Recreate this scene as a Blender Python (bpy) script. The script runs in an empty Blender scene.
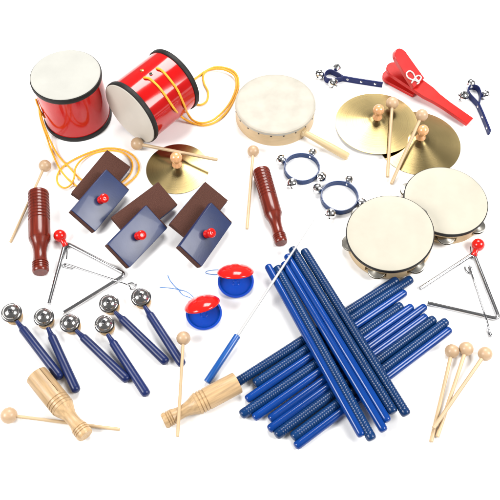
import bpy, bmesh, math, random
from mathutils import Vector, Matrix, noise
random.seed(7)
R = math.radians
sc = bpy.context.scene
COL = sc.collection

# ------------------------------------------------------------------ camera
PITCH = R(58.5); DIST = 0.95; F = 680.0        # F: focal length in photo pixels (photo is 500 wide)
cam_d = bpy.data.cameras.new('camera'); cam = bpy.data.objects.new('camera', cam_d); COL.objects.link(cam)
CP = Vector((0, -DIST*math.cos(PITCH), DIST*math.sin(PITCH)))
cam.location = CP; cam.rotation_euler = (math.pi/2-PITCH, 0, 0)
cam_d.lens = 36*F/500; cam_d.sensor_width = 36; cam_d.clip_start = .02; cam_d.clip_end = 60
sc.camera = cam
# ------------------------------------------------------------------ studio world + softboxes
w = bpy.data.worlds.new("World"); sc.world = w; w.use_nodes = True
bg = w.node_tree.nodes['Background']; bg.inputs[0].default_value = (1, 1, 1, 1); bg.inputs[1].default_value = 0.22
def softbox(name, loc, sx, sy, power, target=(0, 0, 0)):
    l = bpy.data.lights.new(name, 'AREA'); l.shape = 'RECTANGLE'; l.size = sx; l.size_y = sy; l.energy = power
    l.color = (1, .985, .965)
    o = bpy.data.objects.new(name, l); COL.objects.link(o); o.location = loc
    o.rotation_euler = (Vector(target)-Vector(loc)).to_track_quat('-Z', 'Y').to_euler()
    o['kind'] = 'structure'
    return o
softbox('softbox_light', (-1.35, -.55, 1.25), .8, .8, 39)
softbox('softbox_light', (1.35, -.35, 1.25), .8, .8, 39)
softbox('softbox_light', (.15, 1.35, 1.65), 1.0, .9, 52)
sc.view_settings.view_transform = 'Standard'; sc.view_settings.look = 'None'
sc.view_settings.exposure = 0.0; sc.view_settings.gamma = 1
sc.render.engine = 'CYCLES'

# ------------------------------------------------------------------ pixel -> world helpers
RT = Vector((1, 0, 0)); UP = Vector((0, math.sin(PITCH), math.cos(PITCH))); FW = Vector((0, math.cos(PITCH), -math.sin(PITCH)))
def ray(px, py): return RT*((px-250)/F) + UP*(-(py-250)/F) + FW
def P(px, py, z=0.0):
    d = ray(px, py); return CP + d*((z-CP.z)/d.z)
def mpp(p): return (Vector(p)-CP).dot(FW)/F
def hit_plane(px, py, p0, n):
    d = ray(px, py); return CP + d*((Vector(p0)-CP).dot(n)/d.dot(n))
def hit_cyl(px, py, c, ax, r):
    d = ray(px, py); o = CP-c
    dp = d-ax*d.dot(ax); op = o-ax*o.dot(ax)
    A = dp.dot(dp); B = 2*dp.dot(op); Cc = op.dot(op)-r*r; D = B*B-4*A*Cc
    if D < 0: D = 0
    return CP + d*((-B-math.sqrt(D))/(2*A))

# ------------------------------------------------------------------ materials
def mat(name, col, rough=.5, metal=0, coat=0, var=.06, vscale=60, bump=0, bscale=400, grain=None, spec=.5, rnd=0, aniso=0, sheen=0):
    m = bpy.data.materials.new(name); m.use_nodes = True
    nt = m.node_tree; N = nt.nodes; L = nt.links; b = N['Principled BSDF']
    b.inputs['Roughness'].default_value = rough; b.inputs['Metallic'].default_value = metal
    b.inputs['Coat Weight'].default_value = coat; b.inputs['Coat Roughness'].default_value = .06
    b.inputs['Specular IOR Level'].default_value = spec
    b.inputs['Sheen Weight'].default_value = sheen
    tc = N.new('ShaderNodeTexCoord'); mp = N.new('ShaderNodeMapping'); L.new(tc.outputs['Object'], mp.inputs[0])
    nz = N.new('ShaderNodeTexNoise'); L.new(mp.outputs[0], nz.inputs[0]); nz.inputs['Scale'].default_value = vscale; nz.inputs['Detail'].default_value = 4
    if grain: mp.inputs['Scale'].default_value = grain
    cr = N.new('ShaderNodeValToRGB'); L.new(nz.outputs[0], cr.inputs[0])
    cr.color_ramp.elements[0].position = .3; cr.color_ramp.elements[1].position = .7
    c = Vector(col[:3])
    cr.color_ramp.elements[0].color = (*[max(0, x*(1-var)) for x in c], 1)
    cr.color_ramp.elements[1].color = (*[min(1, x*(1+var)) for x in c], 1)
    if rnd:     # every single piece of wood or paint is a little lighter or darker
        oi = N.new('ShaderNodeObjectInfo'); r1 = N.new('ShaderNodeMapRange'); L.new(oi.outputs['Random'], r1.inputs[0])
        r1.inputs['To Min'].default_value = 1-rnd; r1.inputs['To Max'].default_value = 1+rnd
        hs = N.new('ShaderNodeHueSaturation'); L.new(r1.outputs[0], hs.inputs['Value']); L.new(cr.outputs[0], hs.inputs['Color']); L.new(hs.outputs[0], b.inputs['Base Color'])
    else: L.new(cr.outputs[0], b.inputs['Base Color'])
    # small roughness variation so highlights are not perfectly clean
    n2 = N.new('ShaderNodeTexNoise'); L.new(tc.outputs['Object'], n2.inputs[0]); n2.inputs['Scale'].default_value = vscale*.7; n2.inputs['Detail'].default_value = 5
    mr = N.new('ShaderNodeMapRange'); L.new(n2.outputs[0], mr.inputs[0])
    mr.inputs['To Min'].default_value = rough*.75; mr.inputs['To Max'].default_value = min(1, rough*1.3)
    L.new(mr.outputs[0], b.inputs['Roughness'])
    if bump:
        nb = N.new('ShaderNodeTexNoise'); L.new(mp.outputs[0], nb.inputs[0]); nb.inputs['Scale'].default_value = bscale; nb.inputs['Detail'].default_value = 3
        bp = N.new('ShaderNodeBump'); bp.inputs['Strength'].default_value = bump; bp.inputs['Distance'].default_value = .001
        L.new(nb.outputs[0], bp.inputs['Height']); L.new(bp.outputs[0], b.inputs['Normal'])
    if aniso:
        b.inputs['Anisotropic'].default_value = aniso; b.inputs['Anisotropic Rotation'].default_value = .25
        t = N.new('ShaderNodeTangent'); t.direction_type = 'RADIAL'; t.axis = 'Z'; L.new(t.outputs[0], b.inputs['Tangent'])
    return m
WG = (6, 6, .5)
M = dict(
    floor=mat('white_paper', (.9, .9, .9), .9, var=.004, vscale=3, spec=.1),
    red=mat('red_lacquer', (.43, .004, .004), .13, coat=.35, spec=.3, var=.05, vscale=30, bump=.12, bscale=18),
    redp=mat('red_plastic', (.54, .009, .006), .16, coat=.3, spec=.35, var=.03),
    redw=mat('red_paint', (.50, .012, .009), .35, coat=.08, spec=.3, var=.05, bump=.05, bscale=300),
    redf=mat('red_paint_pink_sheen', (.50, .022, .022), .3, coat=.35, var=.05, bump=.04, bscale=300),  # same red paint with the raised flap's pink sheen mixed into the colour
    black=mat('black_band', (.007, .006, .006), .55, spec=.3, var=.3, vscale=200, bump=.2, bscale=700),
    head=mat('rawhide', (.385, .382, .35), .5, spec=.3, var=.05, vscale=30, bump=.1, bscale=90),
    head2=mat('cream_skin', (.395, .372, .305), .5, spec=.3, var=.05, vscale=30, bump=.1, bscale=90),
    wood=mat('pale_beech', (.46, .33, .19), .42, coat=.12, var=.13, vscale=55, grain=WG, bump=.06, bscale=120, rnd=.08),
    wood2=mat('maple_ply', (.51, .375, .21), .45, coat=.08, spec=.35, var=.07, vscale=50, grain=(1, 1, 6), bump=.05, bscale=90),
    hwood=mat('maple_handle', (.50, .375, .205), .4, coat=.1, spec=.35, var=.05, vscale=25),
    hide=mat('mottled_goatskin', (.375, .352, .30), .5, spec=.3, var=.10, vscale=40, bump=.2, bscale=70),
    turned=mat('turned_hardwood', (.42, .28, .145), .42, coat=.08, spec=.35, var=.24, vscale=60, grain=WG, bump=.08, bscale=90, rnd=.08),
    ball=mat('ball_beech', (.44, .30, .18), .42, coat=.12, var=.08, vscale=75, grain=(3, 3, .7), bump=.05, bscale=120, rnd=.08),
    knobw=mat('varnished_knob', (.60, .31, .14), .22, coat=.6, var=.15, vscale=55, grain=WG, rnd=.08),
    maroon=mat('maroon_lacquer', (.12, .014, .007), .25, coat=.25, spec=.3, var=.35, vscale=50, grain=WG),
    navy=mat('navy_paint', (.007, .016, .082), .33, coat=.05, spec=.3, var=.15, vscale=80, grain=WG, bump=.05, bscale=150, rnd=.1),
    navyb=mat('navy_block_paint', (.012, .024, .085), .36, coat=.12, spec=.4, var=.12, vscale=30, bump=.05, bscale=500, rnd=.1),
    navys=mat('navy_strap', (.005, .011, .075), .4, spec=.25, var=.12, vscale=200, bump=.15, bscale=900),
    blue=mat('blue_stick_lacquer', (.002, .034, .19), .17, coat=.15, spec=.3, var=.12, vscale=50, grain=WG, rnd=.14),
    bluer=mat('ribbed_stick_lacquer', (.002, .026, .100), .24, coat=.05, spec=.35, var=.15, vscale=50, grain=WG, rnd=.14),
    bluep=mat('blue_plastic', (.002, .06, .42), .14, coat=.4, var=.03),
    ring=mat('blue_band', (.003, .024, .100), .28, coat=.1, spec=.3, var=.12, vscale=120, bump=.1, bscale=600),
    pad=mat('brown_abrasive', (.070, .029, .021), .85, var=.3, vscale=900, bump=.6, bscale=1800, spec=.15, rnd=.1),
    chrome=mat('chrome', (.84, .84, .84), .17, metal=1, var=.04, vscale=200),
    tackm=mat('tack_iron', (.10, .09, .08), .35, metal=1),
    wired=mat('triangle_steel', (.46, .46, .47), .16, metal=1, var=.04, vscale=200),
    wire=mat('nickel_wire', (.30, .30, .31), .16, metal=1, var=.04, vscale=200),
    tap=mat('tap_cup_steel', (.50, .49, .48), .15, metal=1, var=.08, vscale=150),
    head3=mat('warm_brightened_rawhide', (.52, .49, .43), .45, var=.05, vscale=22, bump=.08, bscale=90),  # creamier skin, also brightened to offset the weak light on an upright head
    steel=mat('jingle_steel', (.62, .59, .52), .24, metal=1, var=.15, vscale=120),
    brass=mat('spun_brass', (.31, .24, .11), .25, metal=1, var=.05, vscale=20, aniso=.86),
    brassp=mat('brass_rivet', (.7, .5, .18), .25, metal=1),
    cord=mat('orange_cord', (.80, .37, .018), .5, var=.22, vscale=500, bump=.5, bscale=900),
    bcord=mat('black_cord', (.01, .01, .012), .6, bump=.3, bscale=900),
    wcord=mat('white_cord', (.62, .56, .54), .6, bump=.3, bscale=900),
    ecord=mat('blue_elastic', (.02, .13, .38), .5, bump=.3, bscale=900),
    white=mat('white_shaft', (.42, .42, .42), .35, var=.02),
    bathandle=mat('bright_blue_handle', (.002, .065, .27), .32, coat=.25, var=.08, vscale=80),
    dark=mat('hollow_shade', (.012, .010, .010), .7),  # near-black colour standing for the shade inside the bells
)
def lathe_rings(m):      # fine concentric marks and a little tarnish on the spun brass
    nt = m.node_tree; N = nt.nodes; L = nt.links; b = N['Principled BSDF']
    tc = N.new('ShaderNodeTexCoord'); sx = N.new('ShaderNodeSeparateXYZ'); L.new(tc.outputs['Object'], sx.inputs[0])
    cx = N.new('ShaderNodeCombineXYZ'); L.new(sx.outputs[0], cx.inputs[0]); L.new(sx.outputs[1], cx.inputs[1])
    ln = N.new('ShaderNodeVectorMath'); ln.operation = 'LENGTH'; L.new(cx.outputs[0], ln.inputs[0])
    nz = N.new('ShaderNodeTexNoise'); nz.noise_dimensions = '1D'; nz.inputs['Scale'].default_value = 700; nz.inputs['Detail'].default_value = 3
    L.new(ln.outputs['Value'], nz.inputs['W'])
    bp = N.new('ShaderNodeBump'); bp.inputs['Strength'].default_value = .25; bp.inputs['Distance'].default_value = .0001
    L.new(nz.outputs[0], bp.inputs['Height']); L.new(bp.outputs[0], b.inputs['Normal'])
    mx = N.new('ShaderNodeMix'); mx.data_type = 'RGBA'; mx.blend_type = 'MULTIPLY'; mx.inputs[0].default_value = .35
    old = b.inputs['Base Color'].links[0].from_socket; L.new(old, mx.inputs[6])
    cr = N.new('ShaderNodeValToRGB'); cr.color_ramp.elements[0].position = .3; cr.color_ramp.elements[1].position = .7
    cr.color_ramp.elements[0].color = (.62, .58, .5, 1); L.new(nz.outputs[0], cr.inputs[0]); L.new(cr.outputs[0], mx.inputs[7]); L.new(mx.outputs[2], b.inputs['Base Color'])
lathe_rings(M['brass'])

# ------------------------------------------------------------------ mesh helpers
def mkobj(name, bm, m, parent=None, sharp=35, mods=None):
    bmesh.ops.recalc_face_normals(bm, faces=bm.faces)
    me = bpy.data.meshes.new(name); bm.to_mesh(me); bm.free()
    me.materials.append(m)
    for p in me.polygons: p.use_smooth = True
    me.set_sharp_from_angle(angle=R(sharp))
    o = bpy.data.objects.new(name, me); COL.objects.link(o)
    if parent: o.parent = parent
    return o
def thing(name, label, cat, mx, group=None):
    o = bpy.data.objects.new(name, None); COL.objects.link(o); o.empty_display_size = .01
    o.matrix_world = mx
    o['label'] = label; o['category'] = cat
    if group: o['group'] = group
    return o
def frame(origin, z, x=None):
    z = Vector(z).normalized()
    if x is None: x = Vector((1, 0, 0)) if abs(z.x) < .9 else Vector((0, 1, 0))
    x = Vector(x); x = (x-z*x.dot(z)).normalized(); y = z.cross(x)
    m = Matrix((x, y, z)).transposed().to_4x4(); m.translation = Vector(origin); return m
def bm_new(): return bmesh.new()
def lathe(bm, prof, seg=32, mx=Matrix(), closed=False, a0=0, a1=2*math.pi):
    full = abs(a1-a0-2*math.pi) < 1e-6
    n = seg if full else seg+1
    rings = []
    for r, z in prof:
        if r < 1e-7: rings.append([bm.verts.new(mx @ Vector((0, 0, z)))]); continue
        rings.append([bm.verts.new(mx @ Vector((r*math.cos(a0+(a1-a0)*k/seg), r*math.sin(a0+(a1-a0)*k/seg), z))) for k in range(n)])
    prs = list(zip(rings, rings[1:]))
    if closed: prs.append((rings[-1], rings[0]))
    for A, B in prs:
        for k in range(seg):
            k2 = (k+1) % n if full else k+1
            if len(A) == 1 and len(B) == 1: continue
            if len(A) == 1: bm.faces.new((A[0], B[k2], B[k]))
            elif len(B) == 1: bm.faces.new((A[k], A[k2], B[0]))
            else: bm.faces.new((A[k], A[k2], B[k2], B[k]))
    if not full and closed:
        bm.faces.new([r[0] for r in rings]); bm.faces.new([r[-1] for r in rings][::-1])
def catmull(pts, sub=8, closed=False):
    pts = [Vector(p) for p in pts]; n = len(pts); out = []
    rng = range(n if closed else n-1)
    g = (lambda i: pts[i % n]) if closed else (lambda i: pts[max(0, min(n-1, i))])
    for i in rng:
        p0, p1, p2, p3 = g(i-1), g(i), g(i+1), g(i+2)
        for k in range(sub):
            t = k/sub
            out.append(.5*((2*p1)+(p2-p0)*t+(2*p0-5*p1+4*p2-p3)*t*t+(3*p1-p0-3*p2+p3)*t**3))
    if not closed: out.append(pts[-1])
    return out
def tube(bm, pts, r, seg=10, closed=False, mx=Matrix(), caps=True):
    pts = [Vector(p) for p in pts]; n = len(pts)
    rad = r if callable(r) else (lambda t: r)
    nrm = None; rings = []
    for i in range(n):
        a = pts[(i-1) % n] if (closed or i > 0) else pts[i]; b = pts[(i+1) % n] if (closed or i < n-1) else pts[i]
        t = (b-a).normalized()
        if nrm is None:
            h = Vector((0, 0, 1)) if abs(t.z) < .9 else Vector((1, 0, 0)); nrm = (h-t*h.dot(t)).normalized()
        else:
            nrm = (nrm-t*nrm.dot(t)).normalized()
        bn = t.cross(nrm); rr = rad(i/(n-1))
        rings.append([bm.verts.new(mx @ (pts[i]+(nrm*math.cos(2*math.pi*k/seg)+bn*math.sin(2*math.pi*k/seg))*rr)) for k in range(seg)])
    for i in range(n if closed else n-1):
        A = rings[i]; B = rings[(i+1) % n]
        for k in range(seg):
            bm.faces.new((A[k], A[(k+1) % seg], B[(k+1) % seg], B[k]))
    if not closed and caps:
        bm.faces.new(rings[0][::-1]); bm.faces.new(rings[-1])
def ribbon(bm, pts, w, th, mx=Matrix(), closed=False):
    """flat strap: path pts in xy, width along z from 0..w, thickness th"""
    pts = [Vector(p) for p in pts]; n = len(pts); rows = []
    for i in range(n):
        a = pts[(i-1) % n] if (closed or i > 0) else pts[i]; b = pts[(i+1) % n] if (closed or i < n-1) else pts[i]
        t = (b-a); t.z = 0; t.normalize(); s = Vector((-t.y, t.x, 0))*th/2
        e = th*.3
        sec = [(-1, e), (-1, w-e), (-.5, w), (.5, w), (1, w-e), (1, e), (.5, 0), (-.5, 0)]
        rows.append([bm.verts.new(mx @ (pts[i]+s*q+Vector((0, 0, h)))) for q, h in sec])
    for i in range(n if closed else n-1):
        A = rows[i]; B = rows[(i+1) % n]
        for k in range(8): bm.faces.new((A[k], A[(k+1) % 8], B[(k+1) % 8], B[k]))
    if not closed: bm.faces.new(rows[0][::-1]); bm.faces.new(rows[-1])
def box(bm, x0, x1, y0, y1, z0, z1, bev=0, mx=Matrix()):
    v = [bm.verts.new(mx @ Vector(c)) for c in ((x0, y0, z0), (x1, y0, z0), (x1, y1, z0), (x0, y1, z0), (x0, y0, z1), (x1, y0, z1), (x1, y1, z1), (x0, y1, z1))]
    fs = [bm.faces.new([v[i] for i in q]) for q in ((3, 2, 1, 0), (4, 5, 6, 7), (0, 1, 5, 4), (1, 2, 6, 5), (2, 3, 7, 6), (3, 0, 4, 7))]
    if bev:
        es = list({e for f in fs for e in f.edges}); bmesh.ops.bevel(bm, geom=es, offset=bev, segments=3, affect='EDGES', profile=.6)
def prism(bm, outline, z0, z1, bev=0, mx=Matrix()):
    lo = [bm.verts.new(mx @ Vector((x, y, z0))) for x, y in outline]; hi = [bm.verts.new(mx @ Vector((x, y, z1))) for x, y in outline]
    n = len(lo); f1 = bm.faces.new(lo[::-1]); f2 = bm.faces.new(hi)
    for k in range(n): bm.faces.new((lo[k], lo[(k+1) % n], hi[(k+1) % n], hi[k]))
    if bev: bmesh.ops.bevel(bm, geom=list(f1.edges)+list(f2.edges), offset=bev, segments=3, affect='EDGES')
def ball_prof(r, n=14, z0=0, lo=-1, hi=1):
    a0 = math.asin(lo); a1 = math.asin(hi)
    return [(max(0, r*math.cos(a0+(a1-a0)*k/n)) if not (k in (0, n) and abs([lo, hi][k == n]) == 1) else 0, z0+r*math.sin(a0+(a1-a0)*k/n)) for k in range(n+1)]
def rod_prof(r, L, e):
    """solid rod from z=0..L with rounded ends"""
    return [(0, 0), (r-e, 0), (r-e*.3, e*.3), (r, e), (r, L-e), (r-e*.3, L-e*.3), (r-e, L), (0, L)]

# ------------------------------------------------------------------ the setting: one white sweep of paper
bm = bm_new(); prof = [(-6, 0), (4, 0)]
for k in range(13):
    a = R(90*k/12); prof.append((4+1.5*math.sin(a), 1.5-1.5*math.cos(a)))
prof.append((5.5, 5))
va = [bm.verts.new((-7, y, z)) for y, z in prof]; vb = [bm.verts.new((7, y, z)) for y, z in prof]
for k in range(len(prof)-1): bm.faces.new((va[k], vb[k], vb[k+1], va[k+1]))
fl = mkobj('floor', bm, M['floor'], sharp=60); fl['kind'] = 'structure'

# ------------------------------------------------------------------ two red tom drums with orange neck cords
def drum(name, label, base, axis, r, L, hd='head', xdir=None):
    """axis points from the back head to the seen head; base = centre of back head"""
    t = thing(name, label, 'drum', frame(base, axis, xdir), 'red drums with orange cords')
    b = bm_new(); lathe(b, [(r*.965, .002), (r*.965, L-.002), (r*.90, L-.002), (r*.90, .002)], 64, closed=True); mkobj('shell', b, M['red'], t)
    bh = .0085
    for z0, nm in ((0, 'rim_band'), (L-bh, 'rim_band')):
        b = bm_new(); lathe(b, [(r*.967, z0), (r*.995, z0+.0005), (r*1.005, z0+.002), (r*1.005, z0+bh-.002), (r*.995, z0+bh-.0005), (r*.967, z0+bh)], 64, closed=True)
        mkobj(nm, b, M['black'], t)
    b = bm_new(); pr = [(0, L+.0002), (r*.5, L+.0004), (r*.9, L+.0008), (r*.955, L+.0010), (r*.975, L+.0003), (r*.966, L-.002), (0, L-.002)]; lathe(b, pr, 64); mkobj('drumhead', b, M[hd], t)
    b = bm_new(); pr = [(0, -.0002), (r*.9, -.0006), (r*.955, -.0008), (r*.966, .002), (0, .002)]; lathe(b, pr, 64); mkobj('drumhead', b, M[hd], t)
    return t
def cord_on(t, name, pts, r, m, seg=10, sub=8):
    inv = t.matrix_world.inverted(); b = bm_new()
    tube(b, [inv @ p for p in catmull(pts, sub)], r, seg); return mkobj(name, b, m, t)

# upright drum
HA = .0905
top = P(65.5, 74.5, HA); rA = 35.6*mpp(top)
tA = drum('tom_drum', 'red drum standing upright with cream head up, black rims and orange cord at its left', Vector((top.x, top.y, 0)), (0, 0, 1), rA, HA)
ax = Vector((0, 0, 1)); cA = Vector((top.x, top.y, 0)); zf = .0022
pA = [hit_cyl(45, 118, cA, ax, rA*.97), hit_cyl(40.5, 111, cA, ax, rA*1.0)]
pA += [P(37, 103, .055), P(36, 99.3, .060), P(38.5, 106, .05), P(43, 122, .03), P(49, 138, .010), P(58, 155, zf), P(70, 168, zf), P(82, 180, zf), P(100, 186, zf), P(118, 188, zf), P(131, 181, zf), P(138, 172.5, zf), P(138.5, 164, zf), P(133, 155.5, zf), P(122, 149.8, zf), P(108, 148.2, zf), P(94, 151, zf), P(78, 157.5, zf), P(64, 166, zf), P(57.5, 175, zf), P(58, 183.5, zf), P(64, 187.8, zf), P(70.5, 185, zf+.003), P(74, 178, zf+.004), P(75.5, 168, zf+.003), P(82, 159.5, zf+.002), P(94, 153.3, zf), P(108, 150.4, zf), P(121, 152, zf), P(130, 158.5, zf), P(132.5, 167, zf), P(128, 177, zf), P(116, 186, zf+.001), P(98, 193, zf), P(82, 189, zf), P(70, 181, zf), P(60, 169, zf+.003), P(52, 152, zf), P(46, 135, .010), P(41, 120, .03), P(39.2, 110, .045), P(41, 113, .042), hit_cyl(42.5, 115, cA, ax, rA*.98)]
cord_on(tA, 'neck_cord', pA, .0014, M['cord'])

# drum lying on its side
z0 = rA*1.0
f0 = P(129.8, 114.2, z0); f1 = P(175.2, 78.6, z0); LB = (f1-f0).length*1.0
axB = (f0-f1).normalized(); rB = rA*.985
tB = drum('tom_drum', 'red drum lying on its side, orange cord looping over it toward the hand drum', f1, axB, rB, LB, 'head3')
invB = tB.matrix_world.inverted()
hb = lambda x, y, k=.985: hit_cyl(x, y, f1, axB, rB*k)
c1 = [hb(143.5, 78.2, .93), hb(145.2, 77.6, 1.0), hb(150, 79), hb(158, 86), hb(165, 95), hb(171, 104), hb(176, 111, 1.0), P(181, 116.5, .016), P(188, 121, .006), P(196, 124, zf), P(206, 125.2, zf), P(217, 121, zf), P(227, 111.5, zf), P(234.5, 98, zf), P(238.4, 86, zf), P(237, 75.5, zf), P(230, 69.3, zf), P(216, 67, zf), P(205, 71.5, zf), P(196, 78, zf), P(186, 84, zf)]
c2 = [hb(156.2, 69.2, .93), hb(157.8, 68.4, 1.0), hb(162.5, 71), hb(170, 79.5), hb(177.5, 90), hb(182.5, 101), hb(185.4, 108, 1.0), P(187.5, 113, .014), P(192, 119.5, .006), P(199, 122.6, zf+.002), P(207, 122.4, zf+.003), P(216, 118, zf+.003), P(227, 107, zf+.003), P(234, 94.5, zf+.003), P(236.5, 83, zf+.003), P(233.4, 74.5, zf+.003), P(222.5, 69.2, zf+.003), P(210, 69.6, zf), P(203.5, 74.5, zf), P(204, 83, zf), P(208, 92, zf), P(206.6, 101, zf), P(200, 104.8, zf), P(192, 102, zf), P(182, 95, zf)]
cord_on(tB, 'neck_cord', c1, .0017, M['cord']); cord_on(tB, 'neck_cord', c2, .0017, M['cord'])
for (x, y, rr, m, nm) in ((142, 70.6, .0030, 'brassp', 'rivet'), (151, 74, .0028, 'black', 'cord_hole')):
    p = hb(x, y, .967); n = (p-f1); n = (n-axB*n.dot(axB)).normalized()
    b = bm_new(); mx = invB @ frame(p, n)
    lathe(b, [(rr*.45, .0001), (rr*.55, .0012), (rr*.95, .0008), (rr, -.0004), (rr*.4, -.0004)], 20, mx, closed=True); o = mkobj(nm, b, M[m if m != 'black' else 'steel'], tB)
    b = bm_new(); lathe(b, [(0, .0004), (rr*.5, .0004), (rr*.5, -.0003), (0, -.0003)], 16, mx); mkobj('rivet_core_hole_shade', b, M['black' if m == 'black' else 'brassp'], o)  # black disc stands for shade in the cord hole; brass disc caps the rivet

# ------------------------------------------------------------------ round hand drum with wooden handle
hF = .030; c = P(275.4, 102.6, hF); rF = 40.4*mpp(c)
t = thing('hand_drum', 'round cream skinned hand drum with tacked wooden frame and straight wooden handle', 'hand drum', frame((c.x, c.y, 0), (0, 0, 1)))
b = bm_new(); lathe(b, [(rF*.985, 0), (rF*.992, .001), (rF*.992, hF-.001), (rF*.93, hF-.001), (rF*.93, 0)], 96, closed=True); mkobj('frame', b, M['wood2'], t)
b = bm_new(); lathe(b, [(0, hF), (rF*.6, hF), (rF*.93, hF+.0002), (rF*.975, hF-.0002), (rF*.996, hF-.0014), (rF*1.002, hF-.004), (rF*1.000, hF-.0052), (rF*.994, hF-.0054), (rF*.994, hF-.004), (rF*.93, hF-.0012), (0, hF-.001)], 96)
for v in b.verts:
    if v.co.z < hF-.005: v.co.z += .0010*noise.noise(Vector((v.co.x*60, v.co.y*60, 3)))
mkobj('drumhead', b, M['hide'], t)
for k in range(20):
    a = R(18*k+11); d = Vector((math.cos(a), math.sin(a), 0)); b = bm_new()
    lathe(b, [(0, .0009), (.0007, .0008), (.0013, .0004), (.0015, 0), (0, 0)], 10, frame(d*rF*.993+Vector((0, 0, hF-.0078)), d)); mkobj('tack', b, M['tackm'], t)
inv = t.matrix_world.inverted()
h0 = P(303.5, 132, .013); h1 = P(348, 157, .0062); mx = inv @ frame(h0, h1-h0); Lh = (h1-h0).length
b = bm_new(); lathe(b, [(0, -.004), (.0062, -.004), (.0066, 0), (.0066, .0030), (.0048, .0042), (.0046, .008), (.0050, .02), (.0060, Lh*.6), (.0062, Lh-.002), (.0054, Lh), (0, Lh+.0006)], 24, mx); mkobj('handle', b, M['hwood'], t)

# ------------------------------------------------------------------ jingle bells
def jbell(parent, p, r, out, mx=None, name='bell'):
    """round sleigh bell with a seam and a cross-shaped slot facing 'out'"""
    b = bm_new(); F0 = frame(p, out, Vector((random.uniform(-1, 1), random.uniform(-1, 1), .3)))
    if mx: F0 = mx @ F0
    n = 22; seg = 32
    rings = []
    for i in range(n+1):
        a = -math.pi/2+math.pi*i/n; rr = r*math.cos(a); z = r*math.sin(a)
        if i == n//2: rr *= 1.07
        rings.append([b.verts.new((max(rr, 1e-5)*math.cos(2*math.pi*k/seg), max(rr, 1e-5)*math.sin(2*math.pi*k/seg), z)) for k in range(seg)])
    for i in range(n):
        for k in range(seg):
            f = [rings[i][k], rings[i][(k+1) % seg], rings[i+1][(k+1) % seg], rings[i+1][k]]
            cc = sum((v.co for v in f), Vector())/4
            s = r*.09
            if cc.z > r*.25 and (abs(cc.x) < s or abs(cc.y) < s): continue
            b.faces.new(f)
    lathe(b, [(0, -r*.8), (r*.25, -r*.8), (r*.25, -r*1.15), (0, -r*1.15)], 10)
    bmesh.ops.transform(b, matrix=F0, verts=b.verts)
    o = mkobj(name, b, M['chrome'], parent, 50)
    b = bm_new(); lathe(b, ball_prof(r*.84, 10), 16, F0); mkobj('inner_shade_ball', b, M['dark'], o)  # added dark ball paints the shade seen through the slots
    return o
def wristband(cx, cy, rx, bells, label):
    c = P(cx, cy, .0042); r = rx*mpp(c); w = .0098
    t = thing('bell_bracelet', label, 'jingle bells', frame((c.x, c.y, 0), (0, 0, 1)), 'blue ring bell bracelets')
    b = bm_new(); ribbon(b, [Vector((r*math.cos(2*math.pi*k/72), r*math.sin(2*math.pi*k/72)*(1+.02*math.sin(3*k/72*6.28)), 0)) for k in range(72)], w, .0021, closed=True); mkobj('ring_band', b, M['ring'], t)
    for bx, by, br in bells:
        p = P(bx, by, .007); rr = br*mpp(p)
        lp = Vector((p.x-c.x, p.y-c.y, 0)); d = lp.normalized(); lp = d*(r+rr*1.08); lp.z = max(rr*1.0, w*.55)
        jbell(t, lp, rr, (d+Vector((random.uniform(-.2, .2), -.45, .75))).normalized())
        q = bm_new(); lathe(q, [(0, .0012), (.0012, .0010), (.0019, .0002), (.0019, -.0006), (0, -.0006)], 12, frame(Vector((d.x, d.y, 0))*(r-.0008)+Vector((0, 0, w*.55)), -d)); mkobj('rivet', q, M['chrome'], t)
wristband(301.8, 168.6, 17.3, ((280.2, 159.6, 4.9), (313.2, 152, 4.4), (322.6, 178, 5.1), (291.3, 184.6, 5.2)), 'blue ring with four chrome bells nearest the handle of the hand drum')
wristband(339.4, 197.4, 18.2, ((317, 188.6, 5), (349.5, 179.3, 4.5), (361.6, 203, 4.8), (330.4, 214, 5.3)), 'blue ring with four chrome bells partly tucked beside the front tambourine')
def bell_stick(handle, loop, bells, studs, label):
    org = P(*handle[0]); w = .0110
    t = thing('bell_stick', label, 'bell stick', frame((org.x, org.y, 0), (0, 0, 1)), 'navy bell sticks')
    T = lambda q, z=.0: P(q[0], q[1], w/2)-Vector((org.x, org.y, w/2))
    b = bm_new(); hp = [T(q) for q in handle]; ribbon(b, catmull(hp, 6), w, .0036); mkobj('handle', b, M['navys'], t)
    lp = catmull([T(q) for q in loop], 8)
    b = bm_new(); ribbon(b, lp, w, .0018); mkobj('strap_loop', b, M['navys'], t)
    cen = sum(lp, Vector())/len(lp)
    for bx, by, br in bells:
        p = P(bx, by, .0065)-Vector((org.x, org.y, 0)); rr = br*mpp(P(bx, by)); p.z = max(rr, .006)
        d = p-cen; d.z = 0; d.normalize()
        jbell(t, p, rr, (d*.9+Vector((0, -.5, .6))).normalized())
    for sx, sy in studs:
        p = P(sx, sy, w*.6)-Vector((org.x, org.y, 0)); p.z = w*.58
        hd = (hp[-1]-hp[0]).normalized(); nn = Vector((hd.y, -hd.x, 0)); nn = nn if nn.y < 0 else -nn
        # snap the stud to the strap face
        k = min(catmull(hp, 6), key=lambda q: (q.xy-p.xy).length); s = (p-k).dot(hd); p = k+hd*s+nn*.0018+Vector((0, 0, w*.58))
        q = bm_new(); lathe(q, [(0, .0013), (.0012, .001), (.0020, .0002), (.0020, -.0004), (0, -.0004)], 12, frame(p, nn)); mkobj('stud', q, M['chrome'], t)
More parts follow.
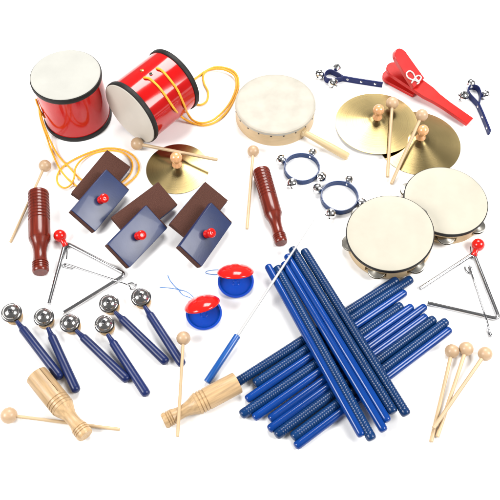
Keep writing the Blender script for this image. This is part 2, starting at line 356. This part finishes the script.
bell_stick([(382.4, 84.8), (368, 82.6), (354, 80.4), (341, 78)], [(343, 78.2), (337, 74.6), (331, 71.9), (326.6, 72.9), (324.6, 76.6), (326.4, 80), (331, 81), (337, 80.2), (343, 78.8)],
           ((319.4, 75, 4.7), (336.6, 68.4, 4.2), (333.4, 83.8, 4.7)), ((347.4, 80), (361, 82.6), (374.8, 85)), 'navy bell stick with three bells, lying nearly level left of the red clapper')
bell_stick([(489.4, 132.6), (486, 124), (481.5, 113), (477.6, 104.5)], [(478.6, 105.5), (473, 99.6), (468.4, 94), (468, 89.2), (472, 87), (477.4, 88.4), (480, 94), (479.6, 100), (478.8, 105)],
           ((470.6, 84.2, 4.6), (463, 97, 5.0), (485.2, 95, 4.4)), ((478, 106.5), (482, 117), (487.3, 128)), 'navy bell stick with three bells at the right edge, right of the red clapper')

# ------------------------------------------------------------------ red clapper: handle board between two flaps
def clap():
    e = P(469, 123.4, .004); tip = P(386, 70.5, .010); d = tip-e; L = d.length
    t = thing('clapper', 'red wooden clapper on a long flat handle, its flap raised and tied with white cord', 'clapper', frame(e, Vector((0, 0, 1)).cross(d).cross(d)*-1 if False else Vector((0, 0, 1)), d))
    inv = t.matrix_world.inverted()
    k = mpp(e); hw = 5.6*k; HW = 9.6*k
    def head_out(x0, x1, w0, w1, n=14):   # rounded tip at x1
        up = [(x0, w0)]; rr = w1
        for i in range(n+1):
            a = math.pi/2-math.pi*i/n; up.append((x1-rr+rr*math.cos(a), rr*math.sin(a)))
        up.append((x0, -w0)); return up
    # handle board (slightly pitched, its tip over the lower flap)
    x_n = L*.50
    o1 = [(0, hw*1.0), (x_n*.55, hw*.92), (x_n*.8, hw*1.1), (x_n, HW*.86)]
    rr = HW
    for i in range(13):
        a = math.pi/2-math.pi*i/12; o1.append((L-rr+rr*math.cos(a), rr*math.sin(a)))
    o1 += [(x_n, -HW*.86), (x_n*.8, -hw*1.1), (x_n*.55, -hw*.92), (0, -hw*1.0)]
    th = .0062
    mxh = Matrix.Rotation(R(-5.5), 4, 'Y')
    b = bm_new(); prism(b, o1[::-1], 0, th, .0008, mxh); mkobj('handle_board', b, M['redw'], t)
    # lower flap flat on the floor
    b = bm_new(); prism(b, head_out(L*.61, L*1.015, HW*.8, HW)[::-1], -.0035, .0022, .0007); mkobj('flap', b, M['redw'], t)
    # upper flap swung open about the tie
    xp = L*.675; piv = mxh @ Vector((xp, 0, th+.0010))
    mxf = Matrix.Translation(piv) @ Matrix.Rotation(R(-35), 4, 'Y')
    Lf = L*.36
    b = bm_new(); prism(b, head_out(-.006, Lf, HW*.98, HW*.80)[::-1], 0, .0072, .0008, mxf); o = mkobj('flap', b, M['redf'], t)
    # shaped wooden shoulder of the board under the tie
    W = t.matrix_world @ mxf; n = (W.to_3x3() @ Vector((0, 0, 1))).normalized(); p0 = W @ Vector((0, 0, .0084))
    hp = lambda x, y: hit_plane(x, y, p0, n)
    b = bm_new()
    pts = [hp(*q) for q in ((418, 80.5), (413, 80), (408, 77.5), (406.5, 73.5), (409.5, 71), (413, 73), (415, 77), (417, 81.5), (420, 80), (421, 77), (418, 75.5), (415, 78), (411.5, 83))]
    tube(b, [inv @ q for q in catmull(pts, 6)], .0012, 8)
    pts = [hp(*q) for q in ((415, 78), (419, 82), (417, 84))]; tube(b, [inv @ q for q in catmull(pts, 6)], .0012, 8)
    mkobj('tie_cord', b, M['wcord'], t)
clap()

# ------------------------------------------------------------------ cymbals
def cymbal(cx, cy, rx, knob, kr, label, tilt=(0, 0), lift=0):
    z = .001+lift; c = P(cx, cy, z); r = rx*mpp(c); H = r*.195
    t = thing('cymbal', label, 'cymbal', frame(c, Vector((tilt[0], tilt[1], 1))), 'brass cymbals with wooden knobs')
    th = .0009
    up = [(0.0015, H), (r*.08, H*.985), (r*.15, H*.90), (r*.19, H*.80), (r*.24, H*.72), (r*.4, H*.54), (r*.6, H*.335), (r*.8, H*.155), (r*.95, H*.03), (r, 0)]
    pr = up+[(a, z_-th) for a, z_ in reversed(up)]
    b = bm_new(); lathe(b, pr, 128, closed=True); mkobj('disc', b, M['brass'], t, 60)
    kr_ = kr*mpp(c); hs = .0155
    b = bm_new(); s = kr_*.5
    lathe(b, [(0, H-.0005), (kr_*.85, H-.0005), (kr_*.82, H+.0015), (s*1.05, H+.004), (s*.92, H+hs*.45), (s*1.05, H+hs*.6)] + ball_prof(kr_, 14, H+hs, -.82, 1), 28)
    mkobj('knob', b, M['knobw'], t, 60)
    return c, r, H
c2_ = cymbal(419, 142.6, 41.2, None, 5.7, 'large brass cymbal on the right, its left part under the other large cymbal')
c1_ = cymbal(376.3, 122.8, 40.8, None, 5.7, 'large brass cymbal on the left, lapping over the right one', tilt=(-.03, .02), lift=.0052)
c3_ = cymbal(177.6, 168.3, 31.4, None, 6.0, 'small brass cymbal between the lying drum and the sanding blocks')

# ------------------------------------------------------------------ mallets
def mallet(hp, hr, ep, label, zh=None, ze=None, sr=1.7, group='wooden ball mallets'):
    p = P(hp[0], hp[1], .009); r = hr*mpp(p); zh = r if zh is None else zh
    p = P(hp[0], hp[1], zh); s = sr*mpp(p); ze = s if ze is None else ze
    e = P(ep[0], ep[1], ze); d = e-p; L = d.length
    t = thing('mallet', label, 'mallet', frame(p, d), group)
    pr = ball_prof(r, 20); pr = [(a, z) for a, z in pr if not (z > r*.93)]+[(s*1.1, r*.965), (0, r*.965)]
    b = bm_new(); lathe(b, pr, 36); mkobj('ball_head', b, M['ball'], t, 50)
    b = bm_new(); lathe(b, [(0, r*.6), (s, r*.6), (s*.98, L*.5), (s*1.02, L-.0006), (s*.8, L), (0, L)], 16); mkobj('stem', b, M['wood'], t)
mallet((137.2, 143.8), 6.4, (217.4, 159.8), 'mallet laid across the small cymbal behind its knob', ze=.021)
mallet((392.2, 103.2), 6.2, (387.3, 177), 'mallet lying down the left large cymbal beside its knob', zh=.026, ze=.006)
mallet((421.8, 115.4), 6.0, (391.2, 184), 'mallet leaning on the knob of the right large cymbal', zh=.040, ze=.003)
mallet((45, 165.8), 6.1, (10.4, 242.4), 'mallet partly behind the maroon scraper at the left edge', sr=1.25)
mallet((253.2, 151.3), 6.0, (247, 229), 'mallet lying beside the maroon scraper in the middle, under the hand drum', sr=1.5)
mallet((9, 415.4), 8.2, (120, 429.4), 'mallet crossing under the wooden tone block at lower left', sr=1.7)
mallet((183.4, 338.2), 7.0, (177.6, 436.8), 'mallet resting on the neck of the tone block next to the blue sticks', zh=.016, ze=.020, sr=1.6)
mallet((451.9, 351.2), 7.1, (431, 442), 'leftmost of the three loose mallets at lower right, the longest reaching', sr=1.9, group='three loose mallets')
mallet((466.2, 348.7), 7.2, (437.2, 437), 'middle of the three loose mallets at lower right, its head darker behind the first', sr=1.9, zh=.0105, ze=.0035, group='three loose mallets')
mallet((485.2, 353.8), 7.1, (433.4, 428.4), 'rightmost of the three loose mallets, its stem on top of the others', sr=1.9, zh=.012, ze=.0085, group='three loose mallets')

# ------------------------------------------------------------------ scrapers and tone blocks (turned wood)
def turned(name, top, end, rb, rn, rg, m, label, cat, group, ribs=0, slit=True, body_frac=.60, slit_dir=None, tz=0):
    a = P(*top, .014); k = mpp(a); Rb = rb*k
    a = P(*top, Rb+tz); e = P(*end, rg*k*1.0+.001); d = e-a; L = d.length
    t = thing(name, label, cat, frame(a, d, slit_dir or Vector((0, 0, 1))), group)
    Rn = rn*k; Rg = rg*k; Lb = L*body_frac
    # body: hollow tube, open at the far end, optional slit
    out = [(Rb*.93, 0), (Rb*.985, .0006), (Rb, .002)]
    g = Rb*.075
    def groove(z, w=.0008, dep=g): return [(Rb, z-w), (Rb-dep, z-w*.3), (Rb-dep, z+w*.3), (Rb, z+w)]
    if ribs:
        z1 = .006; st = (Lb*.68-z1)/ribs
        for i in range(ribs): out += groove(z1+st*i, st*.34, Rb*.085)
        out += [(Rb, Lb*.86)]
    else:
        out += [(Rb, Lb*.70)]
        for i in range(3): out += groove(Lb*(.78+.075*i), .0009)
    out += [(Rb, Lb*.97), (Rb*.97, Lb)]
    inn = [(Rb*.80, Lb*.93), (Rb*.78, Lb*.90), (Rb*.78, 0)] if slit else [(0, Lb*.9), (0, .0)]
    if slit:
        sw = .026; pr = out+[(Rb*.6, Lb)]+[(Rb*.6, Lb*.93)]+inn[1:]
        # body back part closed
        ncut = next(i for i, q in enumerate(out) if q[1] > Lb*.72)
        b = bm_new()
        zc = Lb*.70
        front = [q for q in out if q[1] < zc]+[(Rb, zc)]
        lathe(b, front+[(Rb*.78, zc), (Rb*.78, 0)], 64, closed=True, a0=sw, a1=2*math.pi-sw)
        back = [(Rb, zc)]+[q for q in out if q[1] > zc]
        lathe(b, back+[(0, Lb), (0, zc)], 64)
        mkobj('body', b, m, t, 30)
    else:
        b = bm_new(); lathe(b, [(0, 0)]+out+[(0, Lb)], 64); mkobj('body', b, m, t, 30)
    # waisted handle
    H = L-Lb; f = lambda u: Lb+H*u
    hp = [(0, Lb-.0004), (Rb*.95, Lb-.0004), (Rb*.90, f(.06)), (Rb*.74, f(.16)), (Rn*1.08, f(.30)), (Rn, f(.42)), (Rn*1.03, f(.55)), (Rg*.90, f(.66)), (Rg*.97, f(.70))]
    for i in range(3):
        u = .735+.065*i; z = f(u); w = .0008
        hp += [(Rg, z-w), (Rg*.90, z-w*.3), (Rg*.90, z+w*.3), (Rg, z+w)]
    hp += [(Rg*1.01, f(.93)), (Rg*.97, f(.97)), (Rg*.86, f(1)), (0, f(1.0))]
    b = bm_new(); lathe(b, hp, 48); mkobj('handle', b, m, t, 30)
    return t
turned('scraper', (38.4, 193), (40.6, 272.6), 10.3, 6.0, 7.6, M['maroon'], 'maroon ribbed scraper at the left edge, left of the triangle', 'scraper', 'maroon ribbed scrapers', ribs=9, slit=False, body_frac=.60)
turned('scraper', (261.0, 171), (281.4, 243.4), 8.8, 5.2, 6.3, M['maroon'], 'maroon ribbed scraper in the middle, just above the blue sticks', 'scraper', 'maroon ribbed scrapers', ribs=9, slit=False, body_frac=.62)
turned('tone_block', (36.5, 375), (86, 436), 11.4, 6.0, 8.0, M['turned'], 'pale wooden tone block with a split body at lower left', 'tone block', 'pale wooden tone blocks', slit_dir=Vector((.5, .35, 1)), body_frac=.55)
turned('tone_block', (237.6, 382.4), (163.5, 421.6), 11.2, 6.2, 8.0, M['turned'], 'pale wooden tone block whose end touches the blue sticks', 'tone block', 'pale wooden tone blocks', slit_dir=Vector((0, 1, -.4)), body_frac=.56)

# ------------------------------------------------------------------ sanding blocks
def knob(t, s, z0, m, flip=1):
    b = bm_new(); k = s
    lathe(b, [(0, z0), (k*.85, z0), (k*.82, z0+k*.25), (k*.62, z0+k*.55), (k*.60, z0+k*.9), (k*.85, z0+k*1.25), (k*1.0, z0+k*1.6), (k*.97, z0+k*1.95), (k*.80, z0+k*2.15), (k*.35, z0+k*2.18), (k*.28, z0+k*2.0), (0, z0+k*1.98)], 28)
    mkobj('knob', b, m, t, 50)
TB = .0082; PT = .0018
def sand_block(Tc, Rc, Lc, zl, zr, label, flipped=False):
    T = P(*Tc, zl); L = P(*Lc, zl); Rr = P(*Rc, zr)
    u = (L-T); v = (Rr-T); U = u.normalized(); V = (v-U*v.dot(U)).normalized()
    hl = u.length/2; hw = v.dot(V)/2; cen = (L+Rr)/2
    n = U.cross(V)
    if n.z < 0: n = -n
    if flipped: n = -n
    t = thing('sanding_block', label, 'sanding block', frame(cen, n, U), 'navy and brown sanding blocks')
    zt = 0 if not flipped else TB+PT      # flipped: the pad face is the reference face
    b = bm_new(); box(b, -hl+PT, hl-PT, -hw, hw, zt-TB, zt, .0009); mkobj('board', b, M['navyb'], t)
    # abrasive sheet wraps underneath and up both short ends
    pr = [(-hl, zt-.0012), (-hl, zt-TB-PT), (hl, zt-TB-PT), (hl, zt-.0012), (hl-PT+.0001, zt-.0012), (hl-PT+.0001, zt-TB-.0001), (-hl+PT-.0001, zt-TB-.0001), (-hl+PT-.0001, zt-.0012)]
    b = bm_new(); ww = hw-.0006
    A = [b.verts.new((x, -ww, z)) for x, z in pr]; B = [b.verts.new((x, ww, z)) for x, z in pr]
    for i in range(8): b.faces.new((A[i], A[(i+1) % 8], B[(i+1) % 8], B[i]))
    b.faces.new(A[::-1]); b.faces.new(B); mkobj('abrasive_pad', b, M['pad'], t)
    knob(t, .0068, zt, M['redp'])
sand_block((107.6, 148.6), (130, 168), (72.2, 191), .031, .0135, 'brown side up sanding block under the leftmost navy one, upon the orange cord', True)
sand_block((107, 168.6), (130, 189.4), (70.4, 211.2), .042, .014, 'leftmost navy sanding block with red knob, darkest top')
sand_block((159.4, 180.6), (176.4, 206), (112.6, 215.6), .031, .0135, 'brown side up sanding block under the middle navy one, its corner near the small cymbal', True)
sand_block((147, 204.6), (168.4, 227.2), (106.4, 245.4), .042, .014, 'middle navy sanding block with red knob, shiny top with a dark corner')
sand_block((206, 180), (227.2, 202), (170.8, 221.6), .031, .0135, 'brown side up sanding block under the rightmost navy one', True)
sand_block((211, 203.2), (234, 220.6), (177.8, 248.6), .042, .014, 'rightmost navy sanding block with red knob, palest top')

# ------------------------------------------------------------------ triangles and beaters
def triangle(pts, ball, br, neck, cords, label, rr=.0028):
    z = rr
    W = [P(x, y, z) for x, y in pts]; org = W[0]
    t = thing('triangle', label, 'triangle', frame((org.x, org.y, 0), (0, 0, 1)), 'steel triangles with red holders')
    inv = t.matrix_world.inverted()
    # rounded corners
    path = [W[0]]
    for i in range(1, len(W)-1):
        a, b_, c_ = W[i-1], W[i], W[i+1]; d1 = (a-b_).normalized(); d2 = (c_-b_).normalized(); rad = .0085
        for k in range(9):
            s = k/8; q0 = b_+d1*rad; q1 = b_+d2*rad
            path.append(q0*(1-s)**2+b_*2*s*(1-s)+q1*s*s)
    path.append(W[-1])
    b = bm_new(); tube(b, [inv @ p for p in path], rr, 14); mkobj('steel_rod', b, M['wired'], t, 60)
    c = P(*ball, .0105); R_ = br*mpp(c); c = P(*ball, max(R_, .009)); nk = P(*neck, .0045); d = (nk-c).normalized(); Ln = (nk-c).length
    b = bm_new(); s = R_*.42
    lathe(b, ball_prof(R_, 18, 0, -1, .90)+[(s, R_*1.0), (s*.95, Ln*.85), (s*1.2, Ln+.001), (s*.9, Ln+.002), (0, Ln+.002)], 30, inv @ frame(c, d)); mkobj('red_ball_holder', b, M['redp'], t, 50)
    b = bm_new()
    for cc in cords: tube(b, [inv @ P(*q) for q in cc] if len(cc) == 2 else catmull([inv @ P(*q) for q in cc], 6), .0007, 8)
    mkobj('loop_cord', b, M['bcord'], t)
triangle([(49, 304), (65.4, 242.6), (126.2, 274.4), (64, 312.6)], (60, 235.8), 6.4, (65.2, 245),
         [[(62.5, 244.5, .0052), (65.5, 243, .006), (69, 244.6, .005), (67.5, 247.5, .003), (64, 247.2, .003), (62.5, 244.5, .0052)], [(66, 246.5, .003), (67.2, 252, .002), (66.4, 259, .001)], [(66, 246, .003), (64.8, 252, .002), (63, 258.5, .001)]],
         'triangle at left with red ball at its top left corner, above the jingle taps')
triangle([(420.4, 288.6), (473.6, 253.6), (499.6, 319.6), (427.4, 303)], (478.2, 244.8), 6.4, (474, 254.6),
         [[(470.4, 254, .0052), (473, 252, .006), (477, 254.6, .005), (475, 257.4, .003), (471.4, 257, .003), (470.4, 254, .0052)], [(471.5, 254.5, .004), (470.8, 250.5, .005), (470.4, 246.6, .006)]],
         'triangle at the right edge, its red ball on top, beside the blue stick ends')
def beater(pts, label, r):
    org = P(*pts[0]); t = catmull([P(*q) for q in pts], 8); o3 = Vector((org.x, org.y, 0))
    b = bm_new(); tube(b, [p-o3 for p in t], r, 10); o = mkobj('triangle_beater', b, M['wire'], None, 60); o.location = o3
    o['label'] = label; o['category'] = 'triangle beater'; o['group'] = 'thin wire triangle beaters'
z = .0012
beater([(72.5, 268.8, z), (67, 267.6, z), (63.6, 266.2, z), (64.6, 264.2, z), (70, 265.2, z), (85, 270.4, .0030), (103, 276.3, .0048), (118, 281.2, .0062), (127.5, 284.6, .0050), (131, 289, .003), (135, 287.2, .002), (135.6, 283.8, .002), (131.6, 282.6, .0025), (127.5, 284, .003)], 'thin wire beater laid across the left triangle', .0013)
beater([(464.6, 266.6, z), (466, 270.6, z), (469.4, 273.2, z), (471.6, 270, z), (470.6, 267, z), (468.6, 266.6, z+.001), (470.6, 271.4, z+.001), (474, 281, z), (480, 300, .0045), (484.6, 314, .0066), (487.8, 324, .0052), (490.2, 332.4, .0030), (491.4, 335.6, .0024), (489.8, 336.2, .0026), (488.4, 332, .0032), (486.4, 325.6, .0050)], 'thin wire beater with an open hook, lying through the right triangle', .0012)

# ------------------------------------------------------------------ chrome jingle taps on navy handles
def jingle_tap(h, a, e, label, hr=9.2):
    c = P(*h, .012); r = hr*mpp(c); ze = .0064
    c = P(*h, .0125); A = P(*a, .008); E = P(*e, ze)
    d = (E-A).normalized()
    t = thing('jingle_tap', label, 'hand bell', frame(A, d), 'chrome jingle taps on navy handles')
    inv = t.matrix_world.inverted(); L = (E-A).length
    cup = lambda z0, s: [(0.0012, z0+s*r*.60), (r*.35, z0+s*r*.565), (r*.62, z0+s*r*.44), (r*.82, z0+s*r*.25), (r*.93, z0+s*r*.05), (r*1.0, z0+s*.0004), (r*1.0, z0-s*.0003), (r*.91, z0), (r*.79, z0+s*r*.20), (r*.6, z0+s*r*.38), (r*.33, z0+s*r*.50), (.0012, z0+s*r*.53)]
    nrm = (Vector((0, 0, 1))*.68+(CP-c).normalized()*.32).normalized(); FC = inv @ frame(c, nrm)
    b = bm_new(); lathe(b, cup(.0014, 1), 48, FC, closed=True); u = mkobj('upper_cup', b, M['tap'], t, 60)
    b = bm_new(); lathe(b, cup(-.0028, -.35), 48, FC @ Matrix.Translation((r*.04, -r*.04, 0)), closed=True); mkobj('lower_cup', b, M['tap'], t, 60)
    b = bm_new(); z1 = .0014+r*.58
    lathe(b, [(0, z1+.0013), (.0008, z1+.0013), (.0009, z1+.0007), (.0026, z1+.0010), (.0033, z1+.0002), (.0033, z1-.0006), (0, z1-.0004)], 20, FC); mkobj('screw', b, M['wire'], u)
    # wire clip hugging the cups and the wooden collar
    dl = (inv.to_3x3().inverted() @ Vector((0, 0, 1))); dl = d-nrm*d.dot(nrm); ang = math.atan2(dl.dot((frame(c, nrm).to_3x3() @ Vector((0, 1, 0)))), dl.dot((frame(c, nrm).to_3x3() @ Vector((1, 0, 0)))))
    pts = [FC @ Vector((r*1.045*math.cos(ang+R(q)), r*1.045*math.sin(ang+R(q)), -.0012)) for q in range(35, 300, 8)]
    b = bm_new(); tube(b, pts, .0009, 8); mkobj('wire_clip', b, M['wire'], t)
    ox, oy = r*.34*math.cos(ang), r*.34*math.sin(ang)
    b = bm_new(); lathe(b, [(0, -.0040), (r*.84, -.0040), (r*.90, -.0046), (r*.92, -.0080), (r*.86, -.0088), (0, -.0088)], 40, FC @ Matrix.Translation((ox, oy, 0)))
    mkobj('wooden_collar', b, M['turned'], t)
    hr_ = .0056
    b = bm_new(); lathe(b, [(0, -.006), (.0026, -.006), (.0030, 0), (.0036, .004), (.0040, .0065), (.0051, .0078), (hr_*.97, .010), (hr_, L*.5), (hr_*1.04, L-.006), (hr_*.95, L-.0022), (hr_*.62, L-.0004), (0, L)], 28); mkobj('handle', b, M['navy'], t, 50)
jingle_tap((11.4, 312.6), (19.4, 324.6), (61, 378.4), 'leftmost chrome jingle tap, at the left edge, its handle pointing above the tone block')
jingle_tap((43.8, 317), (49.6, 331.6), (77, 392), 'second chrome jingle tap from the left, steepest handle ending by the tone block', 9.0)
jingle_tap((69.8, 322.8), (79.2, 333.4), (128.4, 380.8), 'third chrome jingle tap from the left, just below the lower open end of the triangle', 9.0)
jingle_tap((109, 303.4), (118, 315), (167, 363), 'chrome jingle tap highest of the overlapping pair, under the triangle corner', 8.9)
jingle_tap((104.4, 324), (110, 338), (147.4, 395.6), 'chrome jingle tap lowest of the overlapping pair, its handle reaching furthest down', 8.8)
jingle_tap((141, 297), (146.8, 309.8), (183, 365.6), 'rightmost chrome jingle tap, left of the castanets, its handle behind a mallet stem', 9.0)

# ------------------------------------------------------------------ castanets
def castanet(c, rx, adir, opening, label, strings, red_tilt):
    """c: centre of the lower shell rim; adir: direction (world xy) from hinge to mouth"""
    zr = .0064; C = P(*c, zr); r = rx*mpp(C); d = Vector((adir[0], adir[1], 0)).normalized()
    t = thing('castanet', label, 'castanet', frame((C.x, C.y, 0), (0, 0, 1), d), 'red and blue castanets')
    inv = t.matrix_world.inverted()
    def shell(sgn):
        o = [(0, -.0060), (r*.35, -.0058), (r*.7, -.0048), (r*.9, -.0030), (r*.985, -.0012), (r*1.0, .0002), (r*.985, .0010), (r*.88, .0010), (r*.865, .0002), (r*.85, -.0014), (r*.72, -.0028), (r*.45, -.0038), (r*.20, -.0040), (r*.19, -.0032), (r*.14, -.0032), (r*.13, -.0041), (0, -.0042)]
        return [(a, z*sgn) for a, z in o]
    b = bm_new(); lathe(b, shell(1), 64, Matrix.Translation((0, 0, zr)) @ Matrix.Rotation(R(3), 4, 'Y')); mkobj('lower_shell', b, M['bluep'], t, 60)
    # upper shell swings about the hinge (at -x)
    mx = Matrix.Translation((-r*.86, 0, zr+.0030)) @ Matrix.Rotation(R(-opening), 4, 'Y') @ Matrix.Rotation(R(red_tilt), 4, 'X') @ Matrix.Translation((r*.86, 0, 0))
    dome = [(0, .0108), (r*.18, .0106), (r*.22, .0096), (r*.4, .0090), (r*.65, .0072), (r*.85, .0042), (r*.97, .0012), (r*1.0, -.0004), (r*.985, -.0014), (r*.90, -.0012), (r*.80, .0004), (r*.6, .0030), (0, .0050)]
    b = bm_new(); lathe(b, dome, 64, mx); mkobj('upper_shell', b, M['redp'], t, 60)
    b = bm_new()
    for s in strings: tube(b, catmull([inv @ P(*q) for q in s], 8), .00055, 8)
    mkobj('elastic_cord', b, M['ecord'], t)
castanet((235.8, 281.4), 18.2, (.05, -1), 41, 'red and blue castanet nearer the blue sticks, mouth facing front',
         [[(222, 270, .012), (214, 270, .006), (207, 271.2, .003), (206.4, 273.4, .002), (214, 274.6, .004), (222, 274, .010)]], 0)
castanet((203.9, 313.2), 18.2, (.38, -1), 41, 'red and blue castanet with loose blue cord ends, turned to lower right',
         [[(195, 299, .012), (190, 294, .006), (185, 291.2, .002), (179, 290, .0015), (183, 295, .0015), (189, 297.4, .004), (195, 300, .012)], [(181, 290.6, .0026), (176, 287.4, .001), (170.5, 281, .001), (167.8, 275.4, .001)], [(181, 290.4, .0026), (174, 288.6, .001), (166, 287.6, .001), (159.6, 287.2, .001)]], 0)

# ------------------------------------------------------------------ tambourines
def tambourine(c, rx, n, label, jang, hT=.024):
    n = Vector(n).normalized()
    C = P(*c, .03)
    for _ in range(3):
        r = rx*mpp(C); low = r*math.sqrt(max(0, 1-n.z**2))+hT*n.z; C = P(*c, low)
    t = thing('tambourine', label, 'tambourine', frame(C-n*hT, n, (1, 0, 0)), 'cream tambourines with steel jingles')
    seg = 120; wl = .006; b = bm_new(); ri = r-wl
    zs = [0, hT*.22, hT*.66, hT-.001]; half = R(15)
    def inslot(a): return any(abs((a-R(j)+math.pi) % (2*math.pi)-math.pi) < half for j in jang)
    V = [[[b.verts.new((q*math.cos(2*math.pi*k/seg), q*math.sin(2*math.pi*k/seg), z)) for k in range(seg)] for z in zs] for q in (r*.992, ri)]
    for k in range(seg):
        k2 = (k+1) % seg; a = 2*math.pi*(k+.5)/seg; s = inslot(a)
        for i in range(3):
            if i == 1 and s: continue
            for sd in (0, 1): b.faces.new((V[sd][i][k], V[sd][i][k2], V[sd][i+1][k2], V[sd][i+1][k]))
        for i in (0, 3): b.faces.new((V[0][i][k], V[0][i][k2], V[1][i][k2], V[1][i][k]))
        if s:
            for i in (1, 2): b.faces.new((V[0][i][k], V[0][i][k2], V[1][i][k2], V[1][i][k]))
        for kk, aa in ((k, 2*math.pi*(k-.5)/seg), (k2, 2*math.pi*(k+1.5)/seg)):
            if (not s) and inslot(aa): b.faces.new((V[0][1][kk], V[0][2][kk], V[1][2][kk], V[1][1][kk]))
    mkobj('frame', b, M['wood2'], t)
    b = bm_new(); lathe(b, [(r*.985, hT+.0001), (r*1.0, hT), (r*1.008, hT-.001), (r*1.008, hT-.0045), (r*.995, hT-.005), (r*.993, hT-.0012)], seg, closed=True); mkobj('rim_band', b, M['black'], t)
    b = bm_new(); lathe(b, [(0, hT+.0004), (r*.8, hT+.0006), (r*.96, hT+.0009), (r*.984, hT+.0005), (r*.985, hT-.001), (0, hT-.001)], seg); mkobj('drumhead', b, M['head2'], t)
    zm = hT*.42
    for j in jang:
        a = R(j); d = Vector((math.cos(a), math.sin(a), 0)); rj = .0125
        p = d*(r-.0054)
        for s in (1, -1):
            tl = Matrix.Rotation(R(random.uniform(-4, 4)), 4, 'X') @ Matrix.Rotation(R(random.uniform(-4, 4)), 4, 'Y')
            mx = Matrix.Translation(p+Vector((0, 0, zm+s*.0024))) @ tl
            pr = [(.0010, s*.0016), (rj*.35, s*.0015), (rj*.5, s*.0003), (rj*.9, 0), (rj, -s*.0005), (rj, -s*.0010), (rj*.9, -s*.0006), (rj*.5, -s*.0003), (rj*.35, s*.0009), (.0010, s*.0010)]
            q = bm_new(); lathe(q, pr, 40, mx, closed=True); mkobj('jingle', q, M['steel'], t, 50)
        q = bm_new(); lathe(q, [(0, -hT*.26), (.0009, -hT*.26), (.0009, hT*.28), (0, hT*.28)], 10, Matrix.Translation(p+Vector((0, 0, zm)))); mkobj('pin', q, M['steel'], t)
    return C, r
tambourine((445.8, 200), 41.6, (0, 0, 1), 'cream tambourine at the back, its left edge behind the other tambourine', (-95, -41, 22, 83, 150, 214))
tambourine((389.8, 232.4), 43.2, (-.13, -.07, 1), 'cream tambourine in front, leaning over the back one above the blue sticks', (-113, -56, 36, 88, 134, 186))

# ------------------------------------------------------------------ rhythm sticks
def stick(p0, p1, z, ribbed, label, group, z1=None):
    a = P(*p0, z); e = P(*p1, z if z1 is None else z1); L = (e-a).length; d = (e-a).normalized(); r = .0062 if ribbed else .0054
    b = bm_new()
    cap = [(0, 0), (r*.6, .0003), (r*.88, .0014), (r*.985, .0034)]
    capR = [(r*.985, L-.0034), (r*.88, L-.0014), (r*.6, L-.0003), (0, L)]
    if ribbed:
        z0 = .008; st = .0031; n = int((L-2*z0)/st); st = (L-2*z0)/n; pr = cap+[(r, .0062)]
        for i in range(n):
            q = z0+st*i; pr += [(r*.99, q), (r, q+st*.08), (r, q+st*.52), (r*.99, q+st*.60), (r*.95, q+st*.70), (r*.95, q+st*.90)]
        pr += [(r, L-z0), (r, L-.0062)]+capR
        lathe(b, pr, 24)
    else: lathe(b, cap+[(r, .008), (r*1.0, L*.5), (r, L-.008)]+capR, 28)
    o = mkobj('rhythm_stick', b, M['bluer' if ribbed else 'blue'], None, 50); o.matrix_world = frame(a, d, (0, 0, 1))
    o['label'] = label; o['category'] = 'rhythm stick'; o['group'] = group
ZS = .0061; G1 = 'blue sticks pointing to upper right'; G2 = 'blue sticks laid on top, slanting down to the right'
low = [((235.5, 383.4), (397.5, 279.5), 1, 'ribbed blue stick at the top of the lower layer, starting at the tone block'),
       ((254, 384.4), (411.6, 278.4), 1, 'ribbed blue stick whose upper end shows just below the front tambourine'),
       ((246, 400.2), (405.6, 291.8), 0, 'smooth blue stick, uppermost smooth one of the lower layer'),
       ((240.6, 415.6), (402, 305), 1, 'ribbed blue stick reaching furthest left in the lower layer'),
       ((253.2, 418.4), (412.4, 306), 0, 'smooth blue stick just under the furthest left ribbed one'),
       ((269.2, 419.8), (425.6, 306), 0, 'smooth blue lower layer stick, upper one of two ending together near the triangle'),
       ((268.4, 430), (426.6, 315.8), 0, 'smooth blue lower layer stick, lower one of two ending together near the triangle'),
       ((275.4, 436), (434.6, 318.4), 1, 'ribbed blue stick in the lower layer, between smooth ones and the last ribbed one'),
       ((292, 438), (447, 320.8), 1, 'lowest ribbed blue stick of the lower layer, ending under the triangle'),
       ((295, 447), (450.4, 329), 0, 'smooth blue stick lowest of all in the lower layer')]
for a, e, rb, lb in low: stick(a, e, .0063 if rb else .0055, rb, lb, G1)
ZT = .0190
topl = [((267.4, 265), (362.4, 436.6), 0, 'leftmost smooth blue stick of the upper layer'),
        ((276.4, 266.4), (372.6, 440.4), 1, 'ribbed blue stick of the upper layer reaching lowest, second from left'),
        ((283, 262.4), (384.6, 431.6), 0, 'smooth blue stick of the upper layer, left one of the middle two'),
        ((286.4, 254.8), (388.2, 422), 0, 'smooth blue stick of the upper layer, right one of the middle two'),
        ((291.4, 247.8), (394.2, 413.4), 1, 'ribbed blue stick of the upper layer, its top end the highest, under the baton'),
        ((303.4, 249.6), (407.2, 415.6), 1, 'rightmost ribbed blue stick of the upper layer, apart from the rest')]
for a, e, rb, lb in topl: stick(a, e, ZT if rb else ZT-.0011, rb, lb, G2)

# ------------------------------------------------------------------ baton
a = P(206.8, 382.4, .0050); e = P(316, 216.5, .036); m_ = P(238.2, 336, .0128)
d = (m_-a); t = thing('baton', 'white conducting baton with bright blue handle lying over the tops of the blue sticks', 'baton', frame(a, e-a))
inv = t.matrix_world.inverted(); L = (e-a).length; Lh = (inv @ m_).z
b = bm_new(); lathe(b, rod_prof(.0046, Lh, .0008), 24); mkobj('handle', b, M['bathandle'], t)
b = bm_new(); lathe(b, [(0, Lh-.005), (.0022, Lh-.005), (.0021, Lh+.01), (.0018, L*.6), (.0009, L), (0, L+.0004)], 14); mkobj('shaft', b, M['white'], t)
